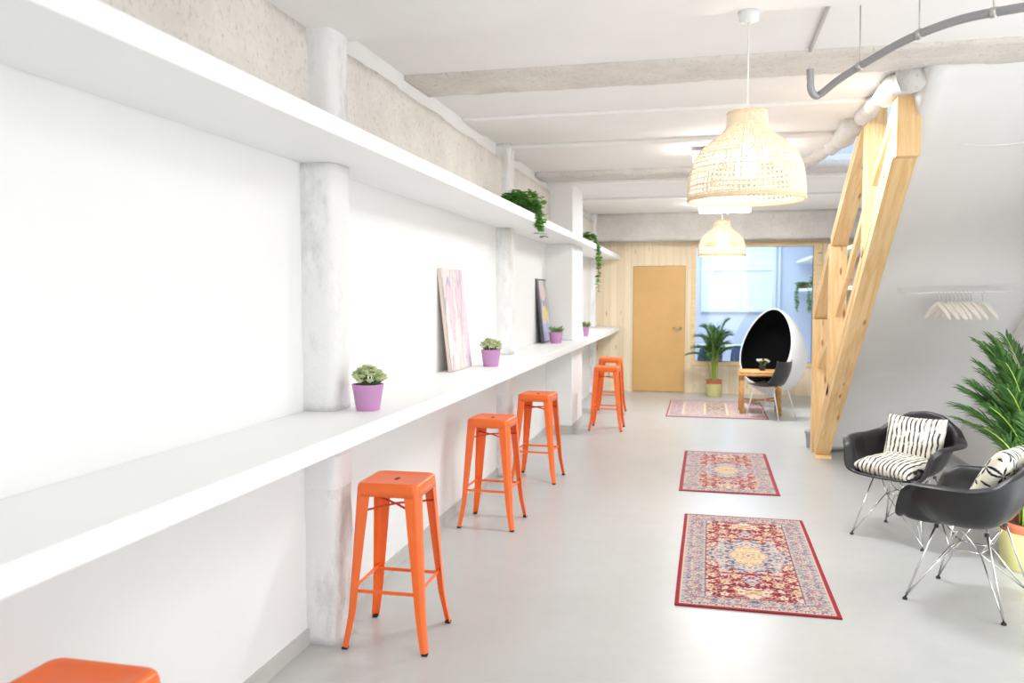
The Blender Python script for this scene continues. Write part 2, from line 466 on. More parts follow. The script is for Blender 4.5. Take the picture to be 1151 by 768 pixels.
# ------------------------------------------------------------------ counter and shelf along the left wall
t = MB().box((WX, NY, 1.02), (-1.325, BY - .002, 1.09)).build('wall_counter', M['white_gloss'], bevel=.004)
tag(t, 'long white breakfast counter fixed along the left wall, above the orange stools', 'counter')
t = MB().box((WX, NY, 2.21), (-1.325, BY - .002, 2.28)).build('wall_shelf', M['white_gloss'], bevel=.004)
tag(t, 'long white shelf high on the left wall, above the counter, holding two ivies', 'shelf')
for z, lb in ((2.235, 'upper white shelf on the right wall behind the stair railing'), (1.69, 'lower white shelf with trailing plants behind the stair railing')):
    t = MB().box((1.93, 9.6, z), (RX, BY - .002, z + .05)).build('wall_shelf', M['white_gloss'], bevel=.004); tag(t, lb, 'shelf')
for z, lb in ((2.235, 'upper white shelf in the room behind the glass'), (1.69, 'lower white shelf with ivy in the room behind the glass')):
    t = MB().box((1.80, 14.2, z), (RX, 16.9, z + .05)).build('wall_shelf', M['white_gloss'], bevel=.004); tag(t, lb, 'shelf')

# ------------------------------------------------------------------ bar stools
def make_stool(label):
    t = thing('bar_stool', label, 'stool', group='orange bar stools along the counter')
    # seat: rounded square pan with turned-down skirt
    def rsq(h, r, z, n=6):
        pts = []
        for cx, cy, a0 in ((1, 1, 0), (-1, 1, PI / 2), (-1, -1, PI), (1, -1, 3 * PI / 2)):
            for k in range(n + 1):
                a = a0 + PI / 2 * k / n; pts.append((cx * (h - r) + r * math.cos(a), cy * (h - r) + r * math.sin(a), z))
        return pts
    rings = [rsq(.151, .035, .700), rsq(.150, .035, .735), rsq(.148, .035, .750), rsq(.142, .034, .758), rsq(.132, .032, .761), rsq(.118, .03, .757), rsq(.05, .02, .754)]
    m = MB().sweep(rings, cap=False); n = len(rings[0]); m.f.append(tuple((len(rings) - 1) * n + k for k in range(n)))
    seat = m.build('seat', M['orange'], t, smooth=True)
    so = seat.modifiers.new('s', 'SOLIDIFY'); so.thickness = .003; so.offset = -1
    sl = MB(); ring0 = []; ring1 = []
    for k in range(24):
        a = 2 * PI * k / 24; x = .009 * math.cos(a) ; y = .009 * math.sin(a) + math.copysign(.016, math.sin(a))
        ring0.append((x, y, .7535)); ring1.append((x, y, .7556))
    sl.sweep([ring0, ring1]).build('hand_slot_shade', M['slot'], seat)  # dark capsule laid on the pan, its colour standing in for the shaded hole
    def leg(sx, sy):
        m = MB(); rings = []
        for i in range(15):
            q = i / 14; z = .738 - .728 * q
            c = .147 + .044 * q + .012 * max(0, q - .8) / .2
            w = .068 * (1 - q) ** 1.0 + .030 * q
            r = min(w * .45, .022)
            out = [(c - w, c)] + [(c - r + r * math.sin(a), c - r + r * math.cos(a)) for a in [PI / 2 * k / 5 for k in range(6)]] + [(c, c - w)]
            th = .004
            inn = [(x - th, y - th) if 0 < j < len(out) - 1 else ((x, y - th) if j == 0 else (x - th, y)) for j, (x, y) in enumerate(out)]
            rings.append([(sx * x, sy * y, z) for x, y in out + inn[::-1]])
        o = m.sweep(rings).build('leg', M['orange'], t, smooth=True)
        c = .2
        MB().box((sx * (c - .01) - .014, sy * (c - .01) - .014, 0), (sx * (c - .01) + .014, sy * (c - .01) + .014, .013)).build('rubber_foot', M['rubber'], o, bevel=.004)
        return o
    for sx in (1, -1):
        for sy in (1, -1): leg(sx, sy).data.set_sharp_from_angle(angle=R(45))
    for s in (1, -1):
        MB().tube([(-.142, -.142 * s, .625), (0, 0, .635 + .003 * s), (.142, .142 * s, .625)], .0055, 8).build('cross_brace', M['orange_dark'], t, smooth=True)
    zz = .262; cc = .147 + .044 * (1 - zz / .738) - .02
    for k in range(4):
        m = MB().box((-cc - .012, cc - .002, zz - .008 + (.014 if k % 2 else 0)), (cc + .012, cc + .006, zz + .008 + (.014 if k % 2 else 0)))
        ca, sa = math.cos(k * PI / 2), math.sin(k * PI / 2)
        m.v = [(x * ca - y * sa, x * sa + y * ca, z) for x, y, z in m.v]
        m.build('foot_rail', M['orange'], t, bevel=.002)
    return t
s0 = make_stool('orange metal bar stool in the bottom left corner, only its seat showing')
s0.location = (-1.345, 1.47, 0)
dup(s0, (-1.383, 3.595, 0), R(1.5), 'orange metal bar stool standing by the nearest rough column, first one shown whole')
dup(s0, (-1.425, 5.575, 0), R(-1.5), 'orange metal bar stool between the nearest whole stool and the one by the second column')
dup(s0, (-1.385, 7.03, 0), R(-3), 'orange metal bar stool just past the second column, third one shown whole')
dup(s0, (-1.095, 9.87, 0), 0, 'orange metal bar stool in front of its twin near the far end of the counter')
dup(s0, (-1.2, 11.25, 0), 0, 'orange metal bar stool farthest away, half hidden behind another stool')

# ------------------------------------------------------------------ rugs
def rug(label, x0, x1, y0, y1, res, seed, faded=0., style='medallion'):
    W, H = x1 - x0, y1 - y0; nx = int(W / res); ny = int(H / res)
    red, red2 = (150, 42, 52), (128, 30, 44); cream, beige, gold = (212, 194, 170), (196, 172, 146), (206, 180, 138)
    navy, blue, mauve = (92, 92, 114), (142, 141, 154), (172, 158, 164)
    grey = (196, 190, 182)
    def nz(x, y, f, k=0): return noise.noise(Vector((x * f + seed, y * f + k * 13.7, seed * .37 + k)))
    def pat(x, y):
        ax, ay = abs(x), abs(y); hx, hy = W / 2, H / 2; d = min(hx - ax, hy - ay)
        if d < .026: return red if style == 'medallion' else (150, 84, 100)
        if d < .032: return cream
        if style == 'panel':
            if d < .2:
                n = nz(ax, ay, 26); return (186, 160, 160) if n > .1 else ((170, 138, 144) if n > -.2 else (198, 180, 172))
            if d < .215: return (214, 200, 176)
            # three square panels outlined in beige
            u = (ax * 3.4) % 1; 
            if abs(u - .5) < .035 and ay < hy - .3: return (222, 204, 168)
            n = nz(ax, ay, 22); base = (168, 146, 140) if ax < .14 else (186, 160, 158)
            if ay < .25 and ax < .14: base = (150, 128, 112)
            return base if n > -.15 else (206, 184, 168)
        if d < .155:
            # main border: rosettes on bluish ground between two guard stripes
            if d < .052 or d > .138:
                s = math.sin((ax if hy - ay < hx - ax else ay) * 150)
                return mauve if s > .2 else (navy if s < -.75 else cream)
            along = ax if (hy - ay) < (hx - ax) else ay
            u = (along % .11) / .11 - .5; v = (d - .095) / .11
            rr = math.hypot(u, v); an = math.atan2(v, u)
            pet = .23 + .05 * math.cos(6 * an)
            if rr < .07: return gold
            if rr < .12: return (164, 92, 100)
            if rr < pet * .85: return (200, 186, 172)
            n = nz(ax, ay, 46, 1)
            if abs(n) < .09: return navy
            if n > .3: return (172, 104, 110)
            return (166, 158, 166) if n > -.12 else (190, 174, 158)
        if d < .161: return (120, 70, 88)
        # medallion
        an = math.atan2(ay / (H * .155), ax / (W * .155)); 
        rm = (math.hypot(ax / (W * .135), ay / (H * .115)) * .6 + .4 * (ax / (W * .135) + ay / (H * .115))) / (1 + .07 * math.cos(8 * an))
        if rm < .12: return (180, 120, 116)
        if rm < .2: return cream
        if rm < 1:
            n = nz(ax, ay, 40, 2); return gold if n > -.05 else ((224, 202, 164) if n > -.25 else (178, 128, 104))
        if rm < 1.05: return (140, 112, 120)
        rb = math.hypot(ax / (W * .29), ay / (H * .175)) / (1 + .10 * math.cos(10 * an))
        if rb < 1:
            n = nz(ax, ay, 34, 3)
            if abs(n) < .06: return cream
            if n > .26: return navy
            return (154, 150, 162) if n > -.12 else ((196, 176, 170) if n > -.34 else red)
                # pendants over and under the medallion
        if math.hypot(ax / .055, (ay - H * .245) / .075) < 1: return grey if nz(ax, ay, 50, 4) > .05 else (blue if nz(ax, ay, 44, 5) > 0 else red)
        if math.hypot(ax / .085, (ay - H * .355) / .075) < 1:
            return (gold if nz(ax, ay, 55, 4) > 0 else (196, 128, 104)) if math.hypot(ax / .05, (ay - H * .355) / .035) < 1 else (cream if nz(ax, ay, 42, 3) > -.12 else red)
        # corner spandrels
        sx_, sy_ = (hx - ax) / W, (hy - ay) / H
        if sx_ * 1.0 + sy_ * 1.3 < .36 and nz(ax, ay, 20, 5) > -.05:
            n = nz(ax, ay, 36, 6); return (196, 182, 176) if n > 0 else ((150, 146, 164) if n > -.25 else cream)
        # flowers and scrolling leaves over the red field
        gx, gy = .075, .1
        ix, iy = math.floor(ax / gx + .5), math.floor(ay / gy + .5)
        ox = ix * gx + .02 * nz(ix * 1.7, iy * 2.3, 1, 7); oy = iy * gy + .03 * nz(ix * 2.1, iy * 1.3, 1, 8)
        rr = math.hypot((ax - ox) / 1.0, (ay - oy) / 1.25); a2 = math.atan2(ay - oy, ax - ox)
        pr = .019 * (1 + .3 * math.cos(5 * a2 + ix)) * (1.2 if (ix + iy) % 2 else .8)
        if rr < pr * .38: return (186, 90, 80) if (ix + iy) % 2 else navy
        if rr < pr: return cream if (ix + 2 * iy) % 3 else gold
        n = nz(ax, ay, 24, 9)
        if abs(n) < .055: return beige
        n2 = nz(ax, ay, 38, 10)
        if n2 > .28: return cream
        if n2 < -.36: return blue
        return red if nz(ax, ay, 8, 11) > -.2 else red2
    m = MB(); cols = []
    wv = lambda q: .004 * noise.noise(Vector((q * 1.3, seed, 0)))
    for j in range(ny + 1):
        for i in range(nx + 1):
            x = -W / 2 + W * i / nx; y = -H / 2 + H * j / ny
            m.v.append((x + wv(y), y + wv(x + 9), .009))
            c = pat(x, y)
            f = faded
            c = tuple(v * (1 - f) + w * f for v, w in zip(c, (224, 206, 204)))
            cols.append(lin(c))
    for j in range(ny):
        for i in range(nx):
            a = j * (nx + 1) + i; m.f.append((a, a + 1, a + nx + 2, a + nx + 1))
    loop = [i for i in range(nx + 1)] + [j * (nx + 1) + nx for j in range(1, ny + 1)] + [ny * (nx + 1) + i for i in range(nx - 1, -1, -1)] + [j * (nx + 1) for j in range(ny - 1, 0, -1)]
    o = len(m.v)
    for k in loop:
        m.v.append((m.v[k][0], m.v[k][1], .001)); cols.append(tuple(v * .7 for v in cols[k]))
    L = len(loop)
    for k in range(L): m.f.append((loop[k], o + k, o + (k + 1) % L, loop[(k + 1) % L]))
    m.f.append(tuple(o + k for k in range(L)))
    m.col = cols
    ob = m.build('rug', M['attr'], loc=((x0 + x1) / 2, (y0 + y1) / 2, 0))
    return tag(ob, label, 'rug')
RG = [rug('red patterned rug with gold centre medallion, nearest of the rugs on the floor', -.107, .716, 4.265, 6.09, .0065, 3.1),
      rug('small red patterned rug lying between the nearest rug and the faded one', -.152, .65, 6.83, 8.60, .0085, 3.1, .14),
      rug('faded mauve rug with pale panels under the bamboo table', -.44, .88, 11.04, 12.80, .014, 5.5, .0, 'panel')]
RG[0].rotation_euler.z = R(-.6); RG[1].rotation_euler.z = R(-.5)

# ------------------------------------------------------------------ potted plants on the counter
def small_pot(label, loc, r0, r1, h, kind, seed, group='purple pots on the counter'):
    rnd = random.Random(seed)
    t = thing('potted_plant', label, 'potted plant', loc, rnd.random() * 6, group)
    MB().lathe([(r0 * .96, 0), (r0, .004), (r1, h - .006), (r1 * 1.02, h - .003), (r1 * 1.0, h), (r1 * .93, h - .001), (r1 * .9, h - .02)], 36, cap1=False).build('pot', M['purple'], t, smooth=True).data.set_sharp_from_angle(angle=R(50))
    MB().lathe([(.001, h - .015), (r1 * .92, h - .018)], 24, cap0=False, cap1=False).build('soil', M['soil'], t)
    m = MB(); g = MB()
    for k in range(62 if kind == 'bud' else 0):
        a = rnd.random() * 2 * PI; rr = r1 * 1.12 * math.sqrt(rnd.random()); hh = h + .008 + .062 * (1 - (rr / (r1 * 1.2)) ** 2) + rnd.uniform(-.012, .008)
        px, py = rr * math.cos(a), rr * math.sin(a)
        g.tube([(px * .4, py * .4, h - .015), (px * .85, py * .85, (h + hh) / 2), (px, py, hh)], .0022, 5)
        for q in range(9):           # one rosette of fleshy leaves
            b = q * 2.4; el = .35 + .9 * (q / 9)
            m.leafblade((px, py, hh - .004), (math.cos(b) * math.cos(el), math.sin(b) * math.cos(el), math.sin(el)), (0, 0, 1), .027 - .008 * q / 9, .017, -.1)
    for k in range(120 if kind == 'sprig' else 0):
        a = rnd.random() * 2 * PI; rr = r1 * .7 * math.sqrt(rnd.random()); lean = rnd.uniform(.1, 1.0)
        px, py = rr * math.cos(a), rr * math.sin(a)
        m.leafblade((px, py, h - .015 + rnd.random() * .03), (math.cos(a) * lean, math.sin(a) * lean, 1), (math.sin(a), -math.cos(a), .2), rnd.uniform(.04, .085), .013, .15)
    m.build('foliage', M['succ'] if kind == 'bud' else M['succ_green'], t)
    if g.v: g.build('stem', M['twig'], t)
    return t
small_pot('purple pot of pale budding succulent beside the nearest rough column', (-1.487, 3.50, 1.0905), .054, .072, .12, 'bud', 1)
small_pot('purple pot of budding green plant right of the pink canvas', (-1.515, 5.87, 1.0905), .056, .072, .125, 'bud', 2)
small_pot('purple pot of green sprigs in front of the dark framed picture', (-1.55, 8.87, 1.0905), .06, .078, .125, 'sprig', 3)
small_pot('narrow purple pot of sprigs beyond the white pier', (-1.43, 10.42, 1.0905), .03, .042, .125, 'sprig', 4)

# ------------------------------------------------------------------ pictures leaning on the wall
def picture(label, yc, w, h, xb, xt, depth, style, seed):
    t = thing('canvas_picture', label, 'picture', (xb, yc, 1.0905))
    tilt = math.asin((xb - xt) / h)
    def tr(p):   # local: x thickness, y along the wall, z up the face, leaning back to -X
        x, y, z = p; return (x * math.cos(tilt) - z * math.sin(tilt), y, z * math.cos(tilt) + (x + depth) * math.sin(tilt))
    e = MB().box((-depth, -w / 2, 0), (-.002, w / 2, h)); e.v = [tr(p) for p in e.v]
    e.build('stretcher_frame', M['canvas_edge'] if style == 'pink' else M['frame_dark'], t, bevel=.003)
    m = MB(); nx, ny = 60, 80; cols = []
    bd = 0 if style == 'pink' else .018
    for j in range(ny + 1):
        for i in range(nx + 1):
            u, v = i / nx, j / ny
            y = -w / 2 + bd + (w - 2 * bd) * u; z = bd + (h - 2 * bd) * v
            m.v.append(tr((.0005, y, z)))
            n = noise.noise(Vector((u * 5 + seed, v * 2.2, seed))); n2 = noise.noise(Vector((u * 16 + v * 3, v * 5 + seed, 2)))
            if style == 'pink':
                c = (238, 222, 218) if n > -.1 else (228, 206, 214)
                if n > .28: c = (244, 238, 230)
                if abs(noise.noise(Vector((u * 7 - v * 1.5, v * 1.2, seed + 4)))) < .05: c = (188, 176, 190)
                if n2 > .5: c = (206, 186, 196)
                if u > .78: c = tuple(a * .5 + b * .5 for a, b in zip(c, (226, 196, 220)))
            else:
                c = (214, 206, 204) if n > -.05 else (170, 166, 180)
                if math.hypot((u - .5) / .22, (v - .45) / .13) < 1 + .2 * n2: c = (228, 206, 130)
                if math.hypot((u - .45) / .3, (v - .8) / .14) < 1: c = (222, 200, 200)
                if v < .28 and n > -.1: c = (178, 186, 220)
                if u < .12: c = (120, 116, 128)
            cols.append(lin(c))
    for j in range(ny):
        for i in range(nx):
            a = j * (nx + 1) + i; m.f.append((a, a + 1, a + nx + 2, a + nx + 1))
    m.col = cols; m.build('painted_face', M['paint'], t)
    return t
picture('pale pink abstract canvas leaning against the white wall on the counter', 5.60, .50, .715, -1.655, -1.735, .028, 'pink', 2)
picture('dark-edged picture with a yellow bloom leaning on the wall behind a purple pot', 9.03, .56, .71, -1.665, -1.745, .022, 'dark', 6)

# ------------------------------------------------------------------ trailing ivy
def ivy(label, loc, vines, seed, cloud, name='trailing_ivy', leafs=150, pot=(.06, .09), ls=.04, group='ivy on the shelves', mat='ivy'):
    rnd = random.Random(seed)
    t = thing(name, label, 'potted plant', loc, 0, group)
    MB().lathe([(pot[0] * .75, 0), (pot[0], pot[1]), (pot[0] * .9, pot[1]), (pot[0] * .85, pot[1] - .02)], 24).build('pot', M['terracotta'], t, smooth=True)
    m = MB(); g = MB()
    def lf(p, s=1.):
        a = rnd.random() * 2 * PI; d = Vector((math.cos(a), math.sin(a), rnd.uniform(-.7, .3))).normalized()
        L = ls * rnd.uniform(.7, 1.2) * s; sd = d.cross(Vector((rnd.uniform(-.3, .3), rnd.uniform(-.3, .3), 1))).normalized(); nn = sd.cross(d)
        P = Vector(p); k = .55
        m.add([P, P + d * L * .12 - sd * L * k * .75 + nn * L * .1, P + d * L * .55 - sd * L * k + nn * L * .06, P + d * L, P + d * L * .55 + sd * L * k + nn * L * .06, P + d * L * .12 + sd * L * k * .75 + nn * L * .1, P + d * L * .5],
              [(0, 6, 1), (1, 6, 2), (2, 6, 3), (3, 6, 4), (4, 6, 5), (5, 6, 0)])
    (cx, cy, cz), (rx, ry, rz) = cloud
    for k in range(leafs):
        while True:
            q = Vector((rnd.uniform(-1, 1), rnd.uniform(-1, 1), rnd.uniform(-1, 1)))
            if q.length < 1: break
        z = cz + q.z * rz
        lf((cx + q.x * rx, cy + q.y * ry, max(z, .02)))
    for path in vines:
        P = [Vector(p) for p in path]; Q = []
        for i in range(len(P) - 1):
            n = max(2, int((P[i + 1] - P[i]).length / .02))
            for k in range(n): Q.append(P[i].lerp(P[i + 1], k / n) + Vector((rnd.uniform(-1, 1), rnd.uniform(-1, 1), 0)) * .006)
        Q.append(P[-1]); g.tube(Q, .0018, 5)
        for q in Q:
            for k in range(rnd.choice((1, 1, 2))): lf(q, .9)
    m.build('foliage', M[mat], t); g.build('vine', M['twig'], t)
    return t
vn = []
rv = random.Random(3)
for k in range(9):
    y = rv.uniform(-.05, .22); L = rv.uniform(.06, .15) if k % 3 else .2
    vn.append([(0, 0, .1), (.12, y * .8, .12), (.165, y, .05), (.185, y + .02, -.1), (.18, y + .03, .04 - L)])
vn.append([(0, 0, .1), (-.12, -.1, .13), (-.2, -.16, .08)])
vn.append([(0, 0, .1), (.1, .3, .13), (.15, .42, .03)])
ivy('bushy green ivy spilling over the high left shelf, nearer of its two ivies', (-1.49, 6.62, 2.2805), vn, 11, ((.03, .05, .11), (.18, .25, .10)), leafs=420, pot=(.055, .08), ls=.055)
vn = []
for k in range(6):
    y = rv.uniform(.0, .2); L = (.62, .30, .2, .45, .25, .16)[k]
    vn.append([(0, 0, .1), (.1, y * .6, .12), (.15, y, .04), (.175, y + .02, -.1), (.17 + rv.uniform(-.01, .02), y + .03, .0 - L)])
ivy('thin ivy with long trailing strands at the far end of the high left shelf', (-1.485, 10.6, 2.2805), vn, 12, ((.03, .02, .10), (.12, .16, .06)), leafs=70, pot=(.055, .085), ls=.052)
vn = [[(0, 0, .1), (-.1, y * .6, .12), (-.13, y, .03), (-.145, y, -.1), (-.14, y + .02, -L)] for y, L in ((-.2, .2), (-.05, .35), (.1, .28), (.2, .15))]
ivy('green ivy on the lower right shelf, seen between pine post and egg chair', (2.07, 12.9, 1.7405), vn, 13, ((-.05, 0, .11), (.14, .2, .08)), leafs=80, ls=.055)
ivy('small dark leafy plant on the lower right shelf behind the stair posts', (2.12, 10.5, 1.7405), vn[:1], 14, ((-.05, 0, .13), (.15, .15, .1)), leafs=90, ls=.06)
vn = [[(0, 0, .1), (-.1, y * .6, .12), (-.14, y, .03), (-.16, y, -.1), (-.15, y + .02, -L)] for y, L in ((-.12, .34), (-.06, .42), (0, .38), (.06, .42), (.12, .3))]
ivy('thick ivy hanging from the lower shelf behind the glass, left end', (1.94, 16.5, 1.7405), vn, 15, ((-.06, 0, .08), (.14, .16, .06)), leafs=110, ls=.06)
ivy('spiky hanging plant on the shelf behind the glass, near its pane edge', (1.97, 14.9, 1.7405), vn[1:4], 16, ((-.04, 0, .12), (.14, .14, .09)), leafs=70, ls=.055)

# ------------------------------------------------------------------ palms
def palm(label, loc, scale, nf, seed, pot, mat, lean=1., stems=8, hmin=.55, hmax=1.15, nl=26, bare=.45, xmax=9.):
    rnd = random.Random(seed); r, h, hi = pot
    t = thing('potted_palm', label, 'potted plant', loc)
    MB().lathe([(r * .86, 0), (r * .9, .006), (r * .98, h), (r * .95, h), (r * .9, h - .02)], 40, cap1=False).build('planter', M['gold_pot'], t, smooth=True).data.set_sharp_from_angle(angle=R(50))
    MB().lathe([(r * .84, h - .06), (r * .9, h + hi - .02), (r * .965, h + hi - .02), (r * .965, h + hi), (r * .86, h + hi), (r * .82, h + hi - .04)], 40, cap0=False, cap1=False).build('inner_pot', M['terracotta'], t, smooth=True).data.set_sharp_from_angle(angle=R(40))
    MB().lathe([(.002, h + hi - .03), (r * .85, h + hi - .035)], 24, cap0=False, cap1=False).build('soil', M['soil'], t)
    st = MB(); lf = MB(); z0 = h + hi - .035
    for k in range(nf):
        a = k * 2.399 + rnd.uniform(-.3, .3); q = k / nf
        H = scale * (hmax - (hmax - hmin) * q) * rnd.uniform(.9, 1.05); out = scale * lean * ((.16 + .34 * q) if lean < .7 else (.34 + .14 * q)) * rnd.uniform(.8, 1.2)
        bx, by = r * .45 * rnd.uniform(.1, 1) * math.cos(a), r * .45 * rnd.uniform(.1, 1) * math.sin(a)
        pts = []
        N = 22
        for i in range(N + 1):
            s = i / N; o = out * (s ** 2.6) * 1.15; zz = H * (1.18 * s - .30 * s ** 3.2 * ((1 + .5 * q) if lean < .7 else .55))
            pts.append(Vector((bx + o * math.cos(a), by + o * math.sin(a), z0 + zz)))
        st.tube(pts, [.008 * scale * (1 - .8 * i / N) + .001 for i in range(N + 1)], 6)
        for i in range(nl):
            s = bare + (1 - bare) * (i + .5) / nl; f = s * N; j = min(int(f), N - 1); p = pts[j].lerp(pts[j + 1], f - j)
            d = (pts[j + 1] - pts[j]).normalized(); sd = d.cross(Vector((math.cos(a + PI / 2), math.sin(a + PI / 2), 0)).cross(d)).normalized()
            side = Vector((-math.sin(a), math.cos(a), 0))
            e = (i + .5) / nl; L = scale * .27 * (.55 + .9 * e * (1.25 - e)) * (1 - .45 * e ** 3)
            for sg in (1, -1):
                dd = d * (.75 + .5 * e) + side * sg * (.75 - .35 * e) + Vector((0, 0, .12 + rnd.uniform(-.12, .1)))
                lf.leafblade(p, dd, (0, 0, 1), L * rnd.uniform(.85, 1.1), .0135 * scale, .12 + .22 * rnd.random())
    for q in (st, lf): q.v = [(min(x, xmax - loc[0]), y, z) for x, y, z in q.v]
    st.build('stem', M['stem'], t, smooth=True); lf.build('foliage', M[mat], t)
    return t
palm('potted palm in a pale gold planter standing before the interior window', (.215, 13.40, 0), 1.0, 18, 5, (.13, .21, .06), 'palm', .62, hmin=.62, hmax=1.08, nl=34, bare=.46)
palm('large potted palm in the right corner behind the nearest black chair', (1.955, 5.36, 0), .98, 62, 9, (.2, .225, .05), 'palm_dark', .70, hmin=.62, hmax=1.16, nl=44, bare=.36, xmax=2.41)

# ------------------------------------------------------------------ armchairs with wire bases
def interp(tab, x):
    for i in range(len(tab) - 1):
        if x <= tab[i + 1][0]:
            a, b = tab[i], tab[i + 1]; q = (x - a[0]) / (b[0] - a[0]); q = q * q * (3 - 2 * q) * .5 + q * .5
            return [a[k] + (b[k] - a[k]) * q for k in range(1, len(a))]
    return list(tab[-1][1:])
# angle from the front: rim radius, rim height, flare outwards
RIM = [(0, .275, .432, .012), (22, .30, .434, .012), (37, .338, .442, .014), (43, .358, .468, .045), (49, .350, .605, .040), (60, .345, .648, .045), (80, .328, .655, .05), (105, .315, .655, .05),
       (122, .318, .672, .045), (140, .322, .735, .035), (160, .305, .80, .025), (180, .295, .815, .022)]
def tub_shell():
    m = MB(); NA, NS = 96, 18
    for k in range(NA):
        an = 360 * k / NA; th = an if an <= 180 else 360 - an
        Rr, hh, fl = interp(RIM, th); a = R(an)
        dx, dy = math.sin(a), -math.cos(a)           # front is -Y
        z0 = .405
        for i in range(NS + 1):
            s = i / NS
            if s <= .86:
                q = s / .86 * PI / 2
                rr = (Rr - fl * .6) * math.sin(q) ** .75 * (1 - .04 * math.sin(2 * q)); z = z0 + (hh - z0) * (1 - max(0., math.cos(q)) ** .85)
            else:
                q = (s - .86) / .14; rr = Rr - fl * .6 + fl * 1.6 * q; z = hh + .006 * math.sin(q * PI * .9) - .012 * q * q
            m.v.append((dx * rr, dy * rr, z))
    for k in range(NA):
        k2 = (k + 1) % NA
        for i in range(NS):
            a, b = k * (NS + 1) + i, k2 * (NS + 1) + i
            m.f.append((a, b, b + 1, a + 1) if i else (a, b + 1, a + 1))
    return m
def make_armchair(label):
    t = thing('tub_armchair', label, 'chair', group='black wire-base armchairs')
    m = tub_shell()
    bm = bmesh.new(); me = bpy.data.meshes.new('seat_shell')
    me.from_pydata(m.v, [], m.f); bm.from_mesh(me); bmesh.ops.remove_doubles(bm, verts=bm.verts, dist=1e-5); bmesh.ops.recalc_face_normals(bm, faces=bm.faces)
    bm.to_mesh(me); bm.free(); me.shade_smooth(); me.materials.append(M['black'])
    sh = bpy.data.objects.new('seat_shell', me); C.objects.link(sh); sh.parent = t
    so = sh.modifiers.new('s', 'SOLIDIFY'); so.thickness = .007; so.offset = 0
    sh.modifiers.new('sub', 'SUBSURF').levels = 1; sh.modifiers['sub'].render_levels = 1
    mid = {}
    for sx in (1, -1):
        for sy in (1, -1): mid[(sx, sy)] = Vector((sx * .085, sy * .075, .285))
    for sx in (1, -1):
        for sy in (1, -1):
            F = Vector((sx * .235, sy * .235, .012)); S = Vector((sx * .145, sy * .12, .402)); Mi = mid[(sx, sy)]
            lg = MB().tube([S + Vector((0, 0, .012)), F], .0058, 8).tube([F, Mi], .0045, 8)
            lo = lg.build('leg', M['chrome'], t, smooth=True)
            MB().lathe([(.012, 0), (.013, .008), (.008, .014)], 14, (F.x, F.y, 0)).build('foot_glide', M['rubber'], lo)
            MB().lathe([(.011, .395), (.011, .412)], 14, (S.x, S.y, 0)).build('shock_mount', M['rubber'], lo)
    fr = MB()
    c4 = [mid[(1, 1)], mid[(-1, 1)], mid[(-1, -1)], mid[(1, -1)]]
    for i in range(4): fr.tube([c4[i], c4[(i + 1) % 4]], .0042, 8)
    for (sx, sy), P in mid.items():
        fr.tube([P, (sx * .02, sy * .14, .404)], .0042, 8); fr.tube([P, (sx * .16, sy * .015, .404)], .0042, 8)
    fr.tube([mid[(1, 1)], (-.235, .235, .03)], .003, 6); fr.tube([mid[(-1, -1)], (.235, -.235, .03)], .003, 6)
    fr.build('wire_frame', M['chrome'], t, smooth=True)
    return t
chA = make_armchair('black tub armchair with two striped cushions, beside the plastered stair underside')
chA.location = (1.345, 5.88, 0); chA.rotation_euler.z = R(-38)
chB = dup(chA, (1.405, 4.70, 0), R(-124), 'black tub armchair nearest at the right edge, holding a leaf-print cushion')

def pillow(label, w, h, th, mat, loc, rot, printed=False):
    m = MB(); n = 120 if printed else 44; cols = []
    motifs = []
    rnd = random.Random(4)
    for gx in range(-3, 4):
        for gy in range(-3, 4):
            motifs.append((gx * .115 + (.057 if gy % 2 else 0) + rnd.uniform(-.01, .01), gy * .1 + rnd.uniform(-.01, .01), rnd.random() * 6))
    for side in (1, -1):
        for j in range(n + 1):
            for i in range(n + 1):
                u, v = i / n * 2 - 1, j / n * 2 - 1
                pin = 1 - .055 * (1 - u * u) * 0 ; 
                x = u * w / 2 * (1 - .07 * (1 - abs(u)) * 0 - .06 * (1 - v * v) * abs(u) ** 3 * 1.2); y = v * h / 2 * (1 - .07 * (1 - u * u) * abs(v) ** 3)
                z = side * th / 2 * ((1 - u ** 4) * (1 - v ** 4)) ** .55 * (1 + .07 * noise.noise(Vector((u * 2, v * 2, side + w * 9))))
                m.v.append((x, y, z + .006 * noise.noise(Vector((u * 3, v * 3, 5)))))
                if printed:
                    c = (240, 234, 214)
                    for mx, my, ma in motifs:
                        dx, dy = x - mx, y - my; rr = math.hypot(dx, dy)
                        if rr < .05:
                            a = math.atan2(dy, dx) + ma
                            q = abs(math.cos(a * 3))
                            if rr < .049 * q ** 2.2 and rr > .003: c = (34, 36, 50)
                    cols.append(lin(c))
    N = (n + 1) * (n + 1)
    for s in (0, 1):
        for j in range(n):
            for i in range(n):
                a = s * N + j * (n + 1) + i; f = (a, a + 1, a + n + 2, a + n + 1); m.f.append(f if s == 0 else f[::-1])
    if printed: m.col = cols
    me_o = m.build('cushion', mat, smooth=True)
    bm = bmesh.new(); bm.from_mesh(me_o.data); bmesh.ops.remove_doubles(bm, verts=bm.verts, dist=1e-4); bm.to_mesh(me_o.data); bm.free()
    me_o.data.shade_smooth()
    me_o.location = loc; me_o.rotation_euler = rot
    return tag(me_o, label, 'cushion')
def place(chair, p):
    a = chair.rotation_euler.z; return (chair.location.x + p[0] * math.cos(a) - p[1] * math.sin(a), chair.location.y + p[0] * math.sin(a) + p[1] * math.cos(a), p[2])
za = chA.rotation_euler.z
pillow('black and cream striped cushion standing against the back of the armchair', .40, .34, .12, M['cushA'], place(chA, (.0, .13, .63)), (R(72), 0, za + R(4)))
